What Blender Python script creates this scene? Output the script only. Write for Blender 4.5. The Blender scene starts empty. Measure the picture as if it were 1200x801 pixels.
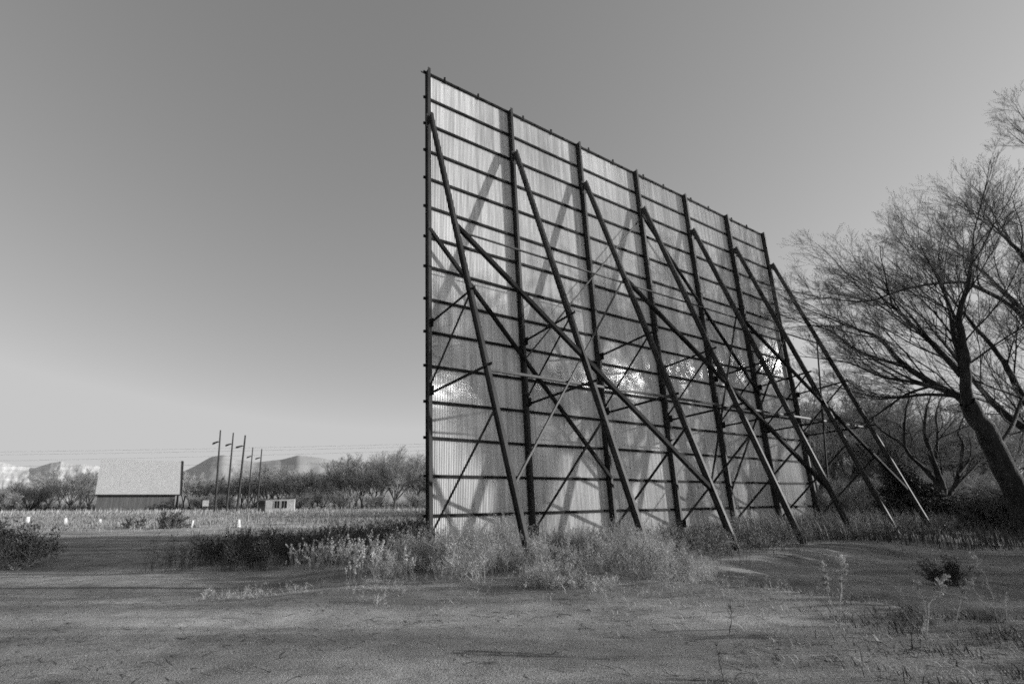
import bpy, math, random
import numpy as np
from mathutils import Vector, Matrix

PI = math.pi
SC = bpy.context.scene
COL = SC.collection
rng = random.Random(11)
nr = np.random.default_rng(7)

# ------------------------------------------------------------------ camera
F_PX, PITCH, ROLL, PPX, PPY, CAMH = 583.914, 0.2620, -0.0065, 509.98, 427.31, 1.6
cf = Vector((0, math.cos(PITCH), math.sin(PITCH)))
cu = Vector((0, -math.sin(PITCH), math.cos(PITCH)))
cr = Vector((1, 0, 0))
R2 = cr * math.cos(ROLL) + cu * math.sin(ROLL)
U2 = -cr * math.sin(ROLL) + cu * math.cos(ROLL)
cam = bpy.data.cameras.new('camera')
cam.sensor_width = 36.0
cam.lens = F_PX / 1200 * 36
cam.shift_x = (600 - PPX) / 1200
cam.shift_y = (PPY - 400.5) / 1200
cam.clip_start = 0.1
cam.clip_end = 40000
camo = bpy.data.objects.new('camera', cam)
COL.objects.link(camo)
camo.matrix_world = Matrix(((R2.x, U2.x, -cf.x, 0), (R2.y, U2.y, -cf.y, 0), (R2.z, U2.z, -cf.z, CAMH), (0, 0, 0, 1)))
SC.camera = camo

def at(px, py, Y):
    """the point in the world at depth Y that the survey of the photo puts at (px, py)"""
    d = cf * F_PX + R2 * (px - PPX) - U2 * (py - PPY)
    k = Y / d.y
    return Vector((d.x * k, Y, CAMH + d.z * k))

# ------------------------------------------------------------------ light
SUN_EL, SUN_AZ = math.radians(12.4), math.radians(90.5)     # azimuth clockwise from +Y
sdir = Vector((math.sin(SUN_AZ) * math.cos(SUN_EL), math.cos(SUN_AZ) * math.cos(SUN_EL), math.sin(SUN_EL)))
sl = bpy.data.lights.new('sun', 'SUN')
sl.energy = 5.0
sl.angle = math.radians(0.53)
sl.color = (1, 0.995, 0.985)
so = bpy.data.objects.new('sun', sl)
so.rotation_euler = sdir.to_track_quat('Z', 'Y').to_euler()
so.location = (40, 0, 40)
COL.objects.link(so)
w = bpy.data.worlds.new('World')
SC.world = w
w.use_nodes = True
nt = w.node_tree
nt.nodes.clear()
sky = nt.nodes.new('ShaderNodeTexSky')
sky.sky_type = 'NISHITA'
sky.sun_disc = False
sky.sun_elevation = SUN_EL
sky.sun_rotation = SUN_AZ
sky.air_density = 1.0
sky.dust_density = 0.7
sky.ozone_density = 1.0
bw = nt.nodes.new('ShaderNodeSeparateColor')
bg = nt.nodes.new('ShaderNodeBackground')
out = nt.nodes.new('ShaderNodeOutputWorld')
nt.links.new(sky.outputs[0], bw.inputs[0])
pw = nt.nodes.new('ShaderNodeMath'); pw.operation = 'POWER'; pw.inputs[1].default_value = 0.66
nt.links.new(bw.outputs[0], pw.inputs[0])
gn = nt.nodes.new('ShaderNodeMath'); gn.operation = 'MULTIPLY'; gn.inputs[1].default_value = 2.05
nt.links.new(pw.outputs[0], gn.inputs[0])
mn = nt.nodes.new('ShaderNodeMath'); mn.operation = 'MINIMUM'; mn.inputs[1].default_value = 3.8
nt.links.new(gn.outputs[0], mn.inputs[0])
nt.links.new(mn.outputs[0], bg.inputs['Color'])
bg.inputs['Strength'].default_value = 0.15
nt.links.new(bg.outputs[0], out.inputs[0])
SC.view_settings.view_transform = 'Standard'
SC.view_settings.look = 'None'
SC.view_settings.exposure = 0
SC.cycles.filter_width = 1.7
SC.cycles.use_denoising = False
SC.cycles.use_adaptive_sampling = True
SC.cycles.adaptive_threshold = 0.03
SC.cycles.adaptive_min_samples = 12
SC.cycles.max_bounces = 5
SC.cycles.transparent_max_bounces = 4

# ------------------------------------------------------------------ materials
def mat(name, lo, hi, scale=3.0, detail=6, rough=0.85, metal=0.0, bump=0.0, bscale=None, stretch=(1, 1, 1), spec=0.3, low=0.35, high=0.65, second=None):
    m = bpy.data.materials.new(name)
    m.use_nodes = True
    t = m.node_tree
    b = t.nodes['Principled BSDF']
    tc = t.nodes.new('ShaderNodeTexCoord')
    mp = t.nodes.new('ShaderNodeMapping')
    mp.inputs['Scale'].default_value = stretch
    t.links.new(tc.outputs['Object'], mp.inputs[0])
    n = t.nodes.new('ShaderNodeTexNoise')
    n.inputs['Scale'].default_value = scale
    n.inputs['Detail'].default_value = detail
    n.inputs['Roughness'].default_value = 0.62
    t.links.new(mp.outputs[0], n.inputs['Vector'])
    r = t.nodes.new('ShaderNodeValToRGB')
    r.color_ramp.elements[0].position = low
    r.color_ramp.elements[1].position = high
    r.color_ramp.elements[0].color = (lo, lo, lo, 1)
    r.color_ramp.elements[1].color = (hi, hi, hi, 1)
    t.links.new(n.outputs['Fac'], r.inputs[0])
    col = r.outputs[0]
    if second:      # (scale, lo factor, hi factor): broad patches on top
        n2 = t.nodes.new('ShaderNodeTexNoise')
        n2.inputs['Scale'].default_value = second[0]
        n2.inputs['Detail'].default_value = 4
        t.links.new(tc.outputs['Object'], n2.inputs['Vector'])
        r2 = t.nodes.new('ShaderNodeMapRange')
        r2.inputs[1].default_value = 0.35; r2.inputs[2].default_value = 0.65
        r2.inputs[3].default_value = second[1]; r2.inputs[4].default_value = second[2]
        t.links.new(n2.outputs['Fac'], r2.inputs[0])
        mx = t.nodes.new('ShaderNodeVectorMath'); mx.operation = 'SCALE'
        t.links.new(col, mx.inputs[0]); t.links.new(r2.outputs[0], mx.inputs['Scale'])
        col = mx.outputs[0]
    t.links.new(col, b.inputs['Base Color'])
    b.inputs['Roughness'].default_value = rough
    b.inputs['Metallic'].default_value = metal
    b.inputs['Specular IOR Level'].default_value = spec
    if bump:
        n3 = t.nodes.new('ShaderNodeTexNoise')
        n3.inputs['Scale'].default_value = bscale or scale * 4
        n3.inputs['Detail'].default_value = 6
        t.links.new(mp.outputs[0], n3.inputs['Vector'])
        bp = t.nodes.new('ShaderNodeBump')
        bp.inputs['Strength'].default_value = 1.0
        bp.inputs['Distance'].default_value = bump
        t.links.new(n3.outputs['Fac'], bp.inputs['Height'])
        t.links.new(bp.outputs[0], b.inputs['Normal'])
    return m

M = {}
M['beam'] = mat('worn_steel_beam', 0.018, 0.055, 2.0, rough=0.6, bump=0.003, stretch=(1, 1, .4), spec=.3)
M['steel'] = mat('black_painted_steel', 0.005, 0.035, 2.2, rough=0.75, spec=.12, bump=0.004, stretch=(1, 1, .4))
M['rusty'] = mat('grey_weathered_steel', 0.02, 0.07, 3, rough=0.6, bump=0.003)
M['bark'] = mat('dark_bark', 0.015, 0.05, 5, bump=0.02, bscale=14, stretch=(1, 1, .3))
M['twig'] = mat('twigs', 0.13, 0.32, 2)
M['farbark'] = mat('hazy_bark', 0.07, 0.13, 1)  # lighter than near bark: haze of distance mixed into the colour
M['fartwig'] = mat('hazy_twigs', 0.28, 0.48, .25, second=(.06, .7, 1.3))  # distance haze put into the twig colour as a paler tone
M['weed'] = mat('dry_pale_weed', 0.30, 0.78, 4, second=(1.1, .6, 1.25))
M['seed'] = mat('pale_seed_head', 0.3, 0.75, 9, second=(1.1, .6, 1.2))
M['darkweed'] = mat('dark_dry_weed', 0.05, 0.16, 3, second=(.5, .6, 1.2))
M['shrub'] = mat('dark_shrub_foliage', 0.03, 0.10, 6)
M['field'] = mat('dry_field_grass', 0.22, 0.46, 1.2, second=(.07, .6, 1.15))
M['tip'] = mat('white_grass_tips', 0.3, 0.6, 3)
M['wood'] = mat('weathered_pole_wood', 0.03, 0.07, 3, stretch=(1, 1, .1))
M['wire'] = mat('cable', 0.16, 0.2, 1)
M['white'] = mat('weathered_white_paint', 0.5, 0.75, 2.5, second=(.7, .8, 1.05), rough=.7)
M['conc'] = mat('whitewashed_concrete', 0.5, 0.8, 5, bump=.01)
M['roofm'] = mat('pale_metal_roof', 0.40, 0.46, .8, rough=.55, stretch=(3, 3, .12))
M['barnw'] = mat('dark_barn_boards', 0.08, 0.14, .8, stretch=(6, 6, .3))
M['dark'] = mat('dark_opening', 0.012, 0.03, 1)
M['clod'] = mat('dark_clods', 0.05, 0.28, 5, bump=.01)
M['stick'] = mat('dead_sticks', 0.05, 0.2, 8)

def ground_mat():
    m = mat('dry_dirt', 0.22, 0.42, 1.7, detail=10, bump=0.012, bscale=60, second=(.33, .72, 1.15), rough=.95, spec=.1, low=.3, high=.7)
    t = m.node_tree
    b = t.nodes['Principled BSDF']
    src = b.inputs['Base Color'].links[0].from_socket
    tc = [n for n in t.nodes if n.type == 'TEX_COORD'][0]
    # pebbly grain
    n = t.nodes.new('ShaderNodeTexNoise'); n.inputs['Scale'].default_value = 42; n.inputs['Detail'].default_value = 6
    t.links.new(tc.outputs['Object'], n.inputs['Vector'])
    mr = t.nodes.new('ShaderNodeMapRange')
    mr.inputs[1].default_value = .3; mr.inputs[2].default_value = .7; mr.inputs[3].default_value = .6; mr.inputs[4].default_value = 1.38
    t.links.new(n.outputs['Fac'], mr.inputs[0])
    # soft paler and darker bands running left to right across the lot
    mp = t.nodes.new('ShaderNodeMapping'); mp.inputs['Scale'].default_value = (.05, .9, 1)
    mp.inputs['Rotation'].default_value = (0, 0, .06)
    t.links.new(tc.outputs['Object'], mp.inputs[0])
    n2 = t.nodes.new('ShaderNodeTexNoise'); n2.inputs['Scale'].default_value = 1.0; n2.inputs['Detail'].default_value = 5
    t.links.new(mp.outputs[0], n2.inputs['Vector'])
    mr2 = t.nodes.new('ShaderNodeMapRange')
    mr2.inputs[1].default_value = .38; mr2.inputs[2].default_value = .62; mr2.inputs[3].default_value = .7; mr2.inputs[4].default_value = 1.2
    t.links.new(n2.outputs['Fac'], mr2.inputs[0])
    mu = t.nodes.new('ShaderNodeMath'); mu.operation = 'MULTIPLY'
    t.links.new(mr.outputs[0], mu.inputs[0]); t.links.new(mr2.outputs[0], mu.inputs[1])
    vs = t.nodes.new('ShaderNodeVectorMath'); vs.operation = 'SCALE'
    t.links.new(src, vs.inputs[0]); t.links.new(mu.outputs[0], vs.inputs['Scale'])
    # dark flattened scraps lying in streaks
    mp4 = t.nodes.new('ShaderNodeMapping'); mp4.inputs['Scale'].default_value = (1.1, 4.2, 1); mp4.inputs['Rotation'].default_value = (0, 0, .1)
    t.links.new(tc.outputs['Object'], mp4.inputs[0])
    n4 = t.nodes.new('ShaderNodeTexNoise'); n4.inputs['Scale'].default_value = 1.3; n4.inputs['Detail'].default_value = 9; n4.inputs['Roughness'].default_value = .68
    t.links.new(mp4.outputs[0], n4.inputs['Vector'])
    m4 = t.nodes.new('ShaderNodeMapRange'); m4.inputs[1].default_value = .62; m4.inputs[2].default_value = .68; m4.inputs[3].default_value = 1; m4.inputs[4].default_value = .38
    t.links.new(n4.outputs['Fac'], m4.inputs[0])
    v4 = t.nodes.new('ShaderNodeVectorMath'); v4.operation = 'SCALE'
    t.links.new(vs.outputs[0], v4.inputs[0]); t.links.new(m4.outputs[0], v4.inputs['Scale'])
    vs = v4
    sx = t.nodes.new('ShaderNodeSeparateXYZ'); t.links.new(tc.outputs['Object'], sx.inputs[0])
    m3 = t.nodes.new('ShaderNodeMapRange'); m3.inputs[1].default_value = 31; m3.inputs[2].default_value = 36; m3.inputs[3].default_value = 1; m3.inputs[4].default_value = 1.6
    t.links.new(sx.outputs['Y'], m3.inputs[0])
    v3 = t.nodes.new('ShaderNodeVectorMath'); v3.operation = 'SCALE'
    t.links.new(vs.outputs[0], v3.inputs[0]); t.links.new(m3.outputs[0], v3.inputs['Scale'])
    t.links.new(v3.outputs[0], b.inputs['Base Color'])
    return m
M['ground'] = ground_mat()

TH = 0.5404
def sheet_mat():
    m = mat('galvanised_sheet', 0.50, 0.92, 1.6, rough=.35, metal=0.0, stretch=(5, 5, .13), spec=.3, second=(.25, .85, 1.05), low=.30, high=.60)
    t = m.node_tree
    b = t.nodes['Principled BSDF']
    tc = [n for n in t.nodes if n.type == 'TEX_COORD'][0]
    geo = t.nodes.new('ShaderNodeNewGeometry')      # one pattern running across all bays
    for l_ in list(tc.outputs['Object'].links):
        t.links.new(geo.outputs['Position'], l_.to_socket)
    b.inputs['Metallic'].default_value = 0.02
    b.inputs['Roughness'].default_value = 0.23
    b.inputs['Specular IOR Level'].default_value = 0.65
    b.inputs['Anisotropic'].default_value = 1.0
    src = b.inputs['Base Color'].links[0].from_socket
    dt = t.nodes.new('ShaderNodeVectorMath'); dt.operation = 'DOT_PRODUCT'; dt.inputs[1].default_value = (math.cos(TH)/.78, math.sin(TH)/.78, 0)
    t.links.new(geo.outputs['Position'], dt.inputs[0])
    f1 = t.nodes.new('ShaderNodeMath'); f1.operation = 'FLOOR'; t.links.new(dt.outputs['Value'], f1.inputs[0])
    sp = t.nodes.new('ShaderNodeSeparateXYZ'); t.links.new(geo.outputs['Position'], sp.inputs[0])
    f2 = t.nodes.new('ShaderNodeMath'); f2.operation = 'MULTIPLY_ADD'; f2.inputs[1].default_value = 1/3.72; f2.inputs[2].default_value = -.288; t.links.new(sp.outputs['Z'], f2.inputs[0])
    f3 = t.nodes.new('ShaderNodeMath'); f3.operation = 'FLOOR'; t.links.new(f2.outputs[0], f3.inputs[0])
    cb = t.nodes.new('ShaderNodeCombineXYZ'); t.links.new(f1.outputs[0], cb.inputs[0]); t.links.new(f3.outputs[0], cb.inputs[1])
    wn = t.nodes.new('ShaderNodeTexWhiteNoise'); wn.noise_dimensions = '3D'; t.links.new(cb.outputs[0], wn.inputs['Vector'])
    mr_ = t.nodes.new('ShaderNodeMapRange'); mr_.inputs[3].default_value = .80; mr_.inputs[4].default_value = 1.08; t.links.new(wn.outputs['Value'], mr_.inputs[0])
    vs_ = t.nodes.new('ShaderNodeVectorMath'); vs_.operation = 'SCALE'; t.links.new(src, vs_.inputs[0]); t.links.new(mr_.outputs[0], vs_.inputs['Scale'])
    t.links.new(vs_.outputs[0], b.inputs['Base Color'])
    tg = t.nodes.new('ShaderNodeTangent'); tg.direction_type = 'UV_MAP'; tg.uv_map = 'run'
    t.links.new(tg.outputs[0], b.inputs['Tangent'])
    mp = t.nodes.new('ShaderNodeMapping'); mp.inputs['Scale'].default_value = (13, 13, .7)
    t.links.new(geo.outputs['Position'], mp.inputs[0])
    n = t.nodes.new('ShaderNodeTexNoise'); n.inputs['Scale'].default_value = 1; n.inputs['Detail'].default_value = 3
    t.links.new(mp.outputs[0], n.inputs['Vector'])
    mp2 = t.nodes.new('ShaderNodeMapping'); mp2.inputs['Scale'].default_value = (.9, .9, .8)
    t.links.new(geo.outputs['Position'], mp2.inputs[0])
    nb = t.nodes.new('ShaderNodeTexNoise'); nb.inputs['Scale'].default_value = 1; nb.inputs['Detail'].default_value = 2
    t.links.new(mp2.outputs[0], nb.inputs['Vector'])
    bp = t.nodes.new('ShaderNodeBump'); bp.inputs['Distance'].default_value = 0.005
    t.links.new(n.outputs['Fac'], bp.inputs['Height'])
    bp2 = t.nodes.new('ShaderNodeBump'); bp2.inputs['Distance'].default_value = 0.018
    t.links.new(nb.outputs['Fac'], bp2.inputs['Height'])
    t.links.new(bp.outputs[0], bp2.inputs['Normal'])
    t.links.new(bp2.outputs[0], b.inputs['Normal'])
    return m
M['sheet'] = sheet_mat()
M['hill'] = mat('hazy_hillside', 0.46, 0.54, .008, detail=8)  # aerial haze painted in as a high albedo
M['snow'] = mat('snowy_mountain', 0.62, 0.85, .0016, detail=10, low=.46, high=.56, stretch=(1, 1, 2.2))

# ------------------------------------------------------------------ object helpers
def tag(o, label=None, cat=None, group=None, kind=None):
    if label: o['label'] = label
    if cat: o['category'] = cat
    if group: o['group'] = group
    if kind: o['kind'] = kind
    return o

def empty(name, loc=(0, 0, 0), rz=0.0):
    o = bpy.data.objects.new(name, None)
    o.empty_display_size = .3
    o.location = loc
    o.rotation_euler = (0, 0, rz)
    COL.objects.link(o)
    return o

def mesh_np(name, V, quads=None, tris=None, smooth=False):
    me = bpy.data.meshes.new(name)
    V = np.asarray(V, np.float32)
    parts, sizes = [], []
    if quads is not None and len(quads):
        q = np.asarray(quads, np.int32); parts.append(q.ravel()); sizes.append(np.full(len(q), 4))
    if tris is not None and len(tris):
        q = np.asarray(tris, np.int32); parts.append(q.ravel()); sizes.append(np.full(len(q), 3))
    idx = np.concatenate(parts); sz = np.concatenate(sizes)
    st = np.concatenate([[0], np.cumsum(sz)[:-1]])
    me.vertices.add(len(V)); me.vertices.foreach_set('co', V.ravel())
    me.loops.add(len(idx)); me.loops.foreach_set('vertex_index', idx.astype(np.int32))
    me.polygons.add(len(sz))
    me.polygons.foreach_set('loop_start', st.astype(np.int32))
    me.polygons.foreach_set('loop_total', sz.astype(np.int32))
    me.polygons.foreach_set('use_smooth', np.full(len(sz), smooth))
    me.update(calc_edges=True)
    return me

def link(name, me, m, parent=None, loc=None, rz=None):
    o = bpy.data.objects.new(name, me)
    if m and not me.materials: me.materials.append(M[m])
    if loc is not None: o.location = loc
    if rz is not None: o.rotation_euler = (0, 0, rz)
    COL.objects.link(o)
    if parent: o.parent = parent
    return o

def copy_tree(o, parent=None):
    kids = [c for c in COL.objects if c.parent == o]
    c = o.copy()
    COL.objects.link(c)
    c.parent = parent
    for k in kids: copy_tree(k, c)
    return c

class MB:
    """boxes, bars and prisms gathered into one mesh"""
    def __init__(s): s.v = []; s.q = []; s.t = []
    def bar(s, p0, p1, u, v, hu, hv, hu2=None, hv2=None):
        p0 = Vector(p0); p1 = Vector(p1); u = Vector(u).normalized(); v = Vector(v).normalized()
        hu2 = hu if hu2 is None else hu2; hv2 = hv if hv2 is None else hv2
        b = len(s.v)
        for p, a, c in ((p0, hu, hv), (p1, hu2, hv2)):
            for x, y in ((-1, -1), (1, -1), (1, 1), (-1, 1)): s.v.append(p + u * a * x + v * c * y)
        s.q += [(b, b+3, b+2, b+1), (b+4, b+5, b+6, b+7)] + [(b+i, b+(i+1) % 4, b+4+(i+1) % 4, b+4+i) for i in range(4)]
        return s
    def box(s, x0, x1, y0, y1, z0, z1):
        return s.bar(((x0+x1)/2, (y0+y1)/2, z0), ((x0+x1)/2, (y0+y1)/2, z1), (1, 0, 0), (0, 1, 0), (x1-x0)/2, (y1-y0)/2)
    def ibeam(s, p0, p1, web, w, d, t=.016):
        """web: direction of the section's depth"""
        p0 = Vector(p0); p1 = Vector(p1); ax = (p1-p0).normalized()
        web = Vector(web); web = (web - ax * web.dot(ax)).normalized()
        fl = ax.cross(web)
        for sg in (-1, 1):
            o = web * (d/2 - t/2) * sg
            s.bar(p0+o, p1+o, fl, web, w/2, t/2)
        s.bar(p0, p1, fl, web, t/2*.8, d/2 - t)
        return s
    def angle(s, p0, p1, ref, w, t=.01):
        p0 = Vector(p0); p1 = Vector(p1); ax = (p1-p0).normalized()
        r = Vector(ref); r = (r - ax * r.dot(ax)).normalized(); q = ax.cross(r)
        s.bar(p0, p1, r, q, t/2, w/2)
        o = r * (w/2 + t/2) - q * (w/2 - t/2)
        s.bar(p0+o, p1+o, r, q, w/2, t/2)
        return s
    def tube(s, pts, rad, n=8, cap=True):
        pts = [Vector(p) for p in pts]; b0 = len(s.v)
        for i, p in enumerate(pts):
            d = (pts[min(i+1, len(pts)-1)] - pts[max(i-1, 0)]).normalized()
            ref = Vector((0, 0, 1)) if abs(d.z) < .9 else Vector((1, 0, 0))
            a = d.cross(ref).normalized(); c = d.cross(a)
            for k in range(n):
                an = 2*PI*k/n
                s.v.append(p + (a*math.cos(an) + c*math.sin(an)) * rad[i])
        for i in range(len(pts)-1):
            for k in range(n):
                s.q.append((b0+i*n+k, b0+i*n+(k+1) % n, b0+(i+1)*n+(k+1) % n, b0+(i+1)*n+k))
        if cap:
            for i in (0, len(pts)-1):
                c = len(s.v); s.v.append(pts[i])
                for k in range(n): s.t.append((c, b0+i*n+k, b0+i*n+(k+1) % n))
        return s
    def poly(s, pts):
        b = len(s.v); s.v += [Vector(p) for p in pts]
        (s.q if len(pts) == 4 else s.t).append(tuple(range(b, b+len(pts))))
        return s
    def build(s, name, m, parent=None, smooth=False, loc=None, rz=None):
        me = mesh_np(name, [tuple(v) for v in s.v], s.q, s.t, smooth)
        return link(name, me, m, parent, loc, rz)

class Lines:
    """tapered polylines grouped by length, turned into one mesh in bulk"""
    def __init__(s): s.d = {}
    def add(s, pts, rad, sides=3):
        s.d.setdefault((len(pts), sides), []).append((pts, rad))
    def addmany(s, P, R, sides=3):
        s.d.setdefault((P.shape[1], sides), []).append((P, R, 1))
    def mesh(s, name, smooth=True):
        VS, QS, off = [], [], 0
        for (n, k), L in s.d.items():
            single = [x for x in L if len(x) == 2]
            Ps, Rs = [], []
            if single:
                Ps.append(np.array([[tuple(p) for p in x[0]] for x in single], np.float32)); Rs.append(np.array([x[1] for x in single], np.float32))
            for x in L:
                if len(x) == 3: Ps.append(x[0].astype(np.float32)); Rs.append(x[1].astype(np.float32))
            P = np.concatenate(Ps); R = np.concatenate(Rs)
            T = np.empty_like(P)
            T[:, 1:-1] = P[:, 2:] - P[:, :-2]; T[:, 0] = P[:, 1] - P[:, 0]; T[:, -1] = P[:, -1] - P[:, -2]
            T /= np.linalg.norm(T, axis=2, keepdims=True) + 1e-9
            mean = P[:, -1] - P[:, 0]; mean /= np.linalg.norm(mean, axis=1, keepdims=True) + 1e-9
            ref = np.where(np.abs(mean[:, 2:3]) < .8, np.array([[0, 0, 1.]]), np.array([[1., 0, 0]]))[:, None, :]
            A = np.cross(T, np.broadcast_to(ref, T.shape)); A /= np.linalg.norm(A, axis=2, keepdims=True) + 1e-9
            B = np.cross(T, A)
            an = 2*np.pi*np.arange(k)/k
            ring = A[:, :, None, :]*np.cos(an)[None, None, :, None] + B[:, :, None, :]*np.sin(an)[None, None, :, None]
            V = P[:, :, None, :] + ring * R[:, :, None, None]
            nb = len(P)
            base = np.arange(nb)[:, None, None]*(n*k) + np.arange(n-1)[None, :, None]*k
            kk = np.arange(k)[None, None, :]; k2 = (kk+1) % k
            q = np.stack([base+kk, base+k2, base+k+k2, base+k+kk], axis=-1).reshape(-1, 4) + off
            VS.append(V.reshape(-1, 3)); QS.append(q); off += nb*n*k
        return mesh_np(name, np.concatenate(VS), np.concatenate(QS), None, smooth)

def sstep(a, b, x):
    t = np.clip((np.asarray(x, float)-a)/(b-a), 0, 1)
    return t*t*(3-2*t)

def vnoise(x, y, seed=0):
    x = np.asarray(x, float); y = np.asarray(y, float)
    xi = np.floor(x); yi = np.floor(y); fx = x-xi; fy = y-yi
    fx = fx*fx*(3-2*fx); fy = fy*fy*(3-2*fy)
    def h(a, b):
        v = np.sin(a*127.1 + b*311.7 + seed*74.7)*43758.5453
        return v - np.floor(v)
    return (h(xi, yi)*(1-fx) + h(xi+1, yi)*fx)*(1-fy) + (h(xi, yi+1)*(1-fx) + h(xi+1, yi+1)*fx)*fy

def gh(x, y):
    x = np.asarray(x, float); y = np.asarray(y, float)
    z = -0.45*sstep(1.0, -6, x)*sstep(8, 12.5, y)
    z = np.minimum(z, -0.45*sstep(30, 38, y))
    yc = np.interp(x, [2, 3.6, 6, 7.6, 9, 12], [12, 11, 9, 6.5, 4, -2])
    row = 12.4 + (x-2.2)*.6
    c = y-yc
    z = z - 0.42*sstep(-.1, 1.5, c)*sstep(3.0, 5.0, x)*(1-.8*sstep(row-3.0, row-.8, y))
    z = z + .10*np.exp(-((c+.6)/1.2)**2)*sstep(2.5, 5, x)
    near = np.exp(-(np.hypot(x, y)/45)**2)
    z = z + near*((vnoise(x*.5, y*.8, 1)-.5)*.10 + (vnoise(x*1.6, y*2.1, 2)-.5)*.022 + (vnoise(x*6, y*6, 3)-.5)*.006)
    return z

# ------------------------------------------------------------------ ground
u = np.linspace(-1, 1, 520)
gx = np.sinh(u*7.2)/np.sinh(7.2)*9000 + 1
v = np.linspace(-.55, 1, 620)
gy = np.sinh(v*7.4)/np.sinh(7.4)*9500 + 5
GX, GY = np.meshgrid(gx, gy)
V = np.stack([GX, GY, gh(GX, GY)], -1).reshape(-1, 3)
ny, nx = GX.shape
i = np.arange((ny-1)*(nx-1)); r_, c_ = i//(nx-1), i % (nx-1)
q = np.stack([r_*nx+c_, r_*nx+c_+1, (r_+1)*nx+c_+1, (r_+1)*nx+c_], -1)
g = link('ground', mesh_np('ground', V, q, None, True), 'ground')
tag(g, kind='structure')

# hills and snowy range far off
def fbm(x, y, seed):
    return sum((float(vnoise(x*2.03**o, y*2.03**o, seed+o))-.5)*.55**o for o in range(5))
def ridge(name, Y, prof, m, depth, rough, seed, n=26, cols=420):
    xs = np.linspace(prof[0][0], prof[-1][0], cols)
    ys = np.interp(xs, [p[0] for p in prof], [p[1] for p in prof])
    top = [at(x, y, Y) for x, y in zip(xs, ys)]
    V = []
    for k, p in enumerate(top):
        for j in range(n):
            f = j/(n-1)
            nz = fbm(xs[k]*.05, f*1.6, seed)
            z = (p.z+1)*(f**.85) + nz*rough*(1.6*f*(1-f) + .25*f)
            V.append((p.x*(1-(1-f)*depth/Y), Y-(1-f)*depth, float(z)-1))
    q = [(a*n+b, (a+1)*n+b, (a+1)*n+b+1, a*n+b+1) for a in range(len(top)-1) for b in range(n-1)]
    o = link(name, mesh_np(name, V, q, None, True), m)
    tag(o, kind='structure')
ridge('snowy_mountains', 8800, [(-120, 548), (-20, 538), (10, 543), (40, 548), (58, 543), (72, 540), (85, 543), (110, 545), (150, 552), (200, 566), (260, 580)], 'snow', 1800, 70, 5)
ridge('hills', 3000, [(90, 580), (113, 560), (160, 556), (212, 553), (228, 546), (247, 535), (262, 532.5), (280, 538), (300, 541), (330, 538), (350, 533), (375, 536), (400, 541), (440, 547), (520, 552), (700, 560), (900, 566), (1030, 552), (1100, 548), (1180, 556), (1300, 562)], 'hill', 900, 12, 9)

# ------------------------------------------------------------------ drive-in screen
X0, Y0, TH, S, Z0, W, D = -0.1665, 16.4006, 0.5404, 1.23979, 1.0718, 4.2701, 4.6265
H = Z0 + 14*S
A = Vector((math.cos(TH), math.sin(TH), 0)); N = Vector((math.sin(TH), -math.cos(TH), 0)); Zv = Vector((0, 0, 1))
# built in the screen's own frame: x along the screen, -y out toward the braces, z up
scr = empty('drive_in_screen', (X0, Y0, 0), TH)
tag(scr, 'derelict drive-in cinema screen seen from behind, corrugated sheet on black steel posts and raking braces', 'drive-in screen')
def L(u, dep, z): return Vector((u, -dep, z))
SHEET = -.275
def brp(t): return L(0, .15 + (D-.15)*t, (H-2*S)*(1-t))     # point on a brace axis
ribs, per = 63, 8
def sheet_mesh():
    nx = ribs*per+1; zs = np.linspace(-.1, H-.02, 22)
    xs = np.linspace(0, W, nx); ph = np.arange(nx)/per*2*np.pi
    X, Zz = np.meshgrid(xs, zs)
    wob = (vnoise(X*.8, Zz*.7, 21)-.5)*.014 * np.sin(np.pi*X/W)
    Yv = .0 - SHEET + np.sin(ph)[None, :]*.0085 + wob
    V = np.stack([X, Yv, Zz], -1).reshape(-1, 3)
    i = np.arange((len(zs)-1)*(nx-1)); r, c = i//(nx-1), i % (nx-1)
    me = mesh_np('corrugated_sheet', V, np.stack([r*nx+c, r*nx+c+1, (r+1)*nx+c+1, (r+1)*nx+c], -1), None, True)
    uv = me.uv_layers.new(name='run')
    vi = np.empty(len(me.loops), np.int32); me.loops.foreach_get('vertex_index', vi)
    uv.data.foreach_set('uv', (V[vi][:, [0, 2]]/20).astype(np.float32).ravel())
    return me
me = sheet_mesh()
for b in range(6):
    o = link('corrugated_sheet', me, 'sheet', scr, (W*b, 0, 0))
o = None
pm = MB().ibeam(L(0, -.11, -.4), L(0, -.11, H+.04), (0, 1, 0), .115, .25, .02)
pm.bar(L(0, -.02, H-2*S-.35), L(0, -.02, H-2*S+.25), (1, 0, 0), (0, 1, 0), .12, .03)
bm_ = MB().ibeam(brp(-.012), brp(1.06), (0, -1, -.5), .11, .20, .018)
bm_.bar(brp(-.012) + L(0, -.12, -.02), brp(.012) + L(0, -.12, 0), (1, 0, 0), (0, 0, 1), .05, .09)
s1 = MB().angle(L(.02, 0, 7.51), brp(.515) + L(0, .22, .09), (0, 0, 1), .08)
s2 = MB().angle(L(.02, 0, 5.0), brp(.676) + L(0, .20, .07), (0, 0, 1), .08)
d1 = MB().angle(L(-.02, 0, 5.25), brp(.515), (0, 1, 0), .07)
d2 = MB().angle(L(-.02, 0, .47), brp(.75), (0, 1, 0), .08)
plates = [MB().bar(L(.03, .03, z-.16), L(.03, .03, z+.16), (1, 0, 0), (0, 1, 0), .008, .14) for z in (.47, 5.1, 7.5)]
foot = MB().bar(L(0, D+.02, -.7), L(0, D+.02, -.05), (1, 0, 0), (0, 1, 0), .32, .32)
first = True
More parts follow.
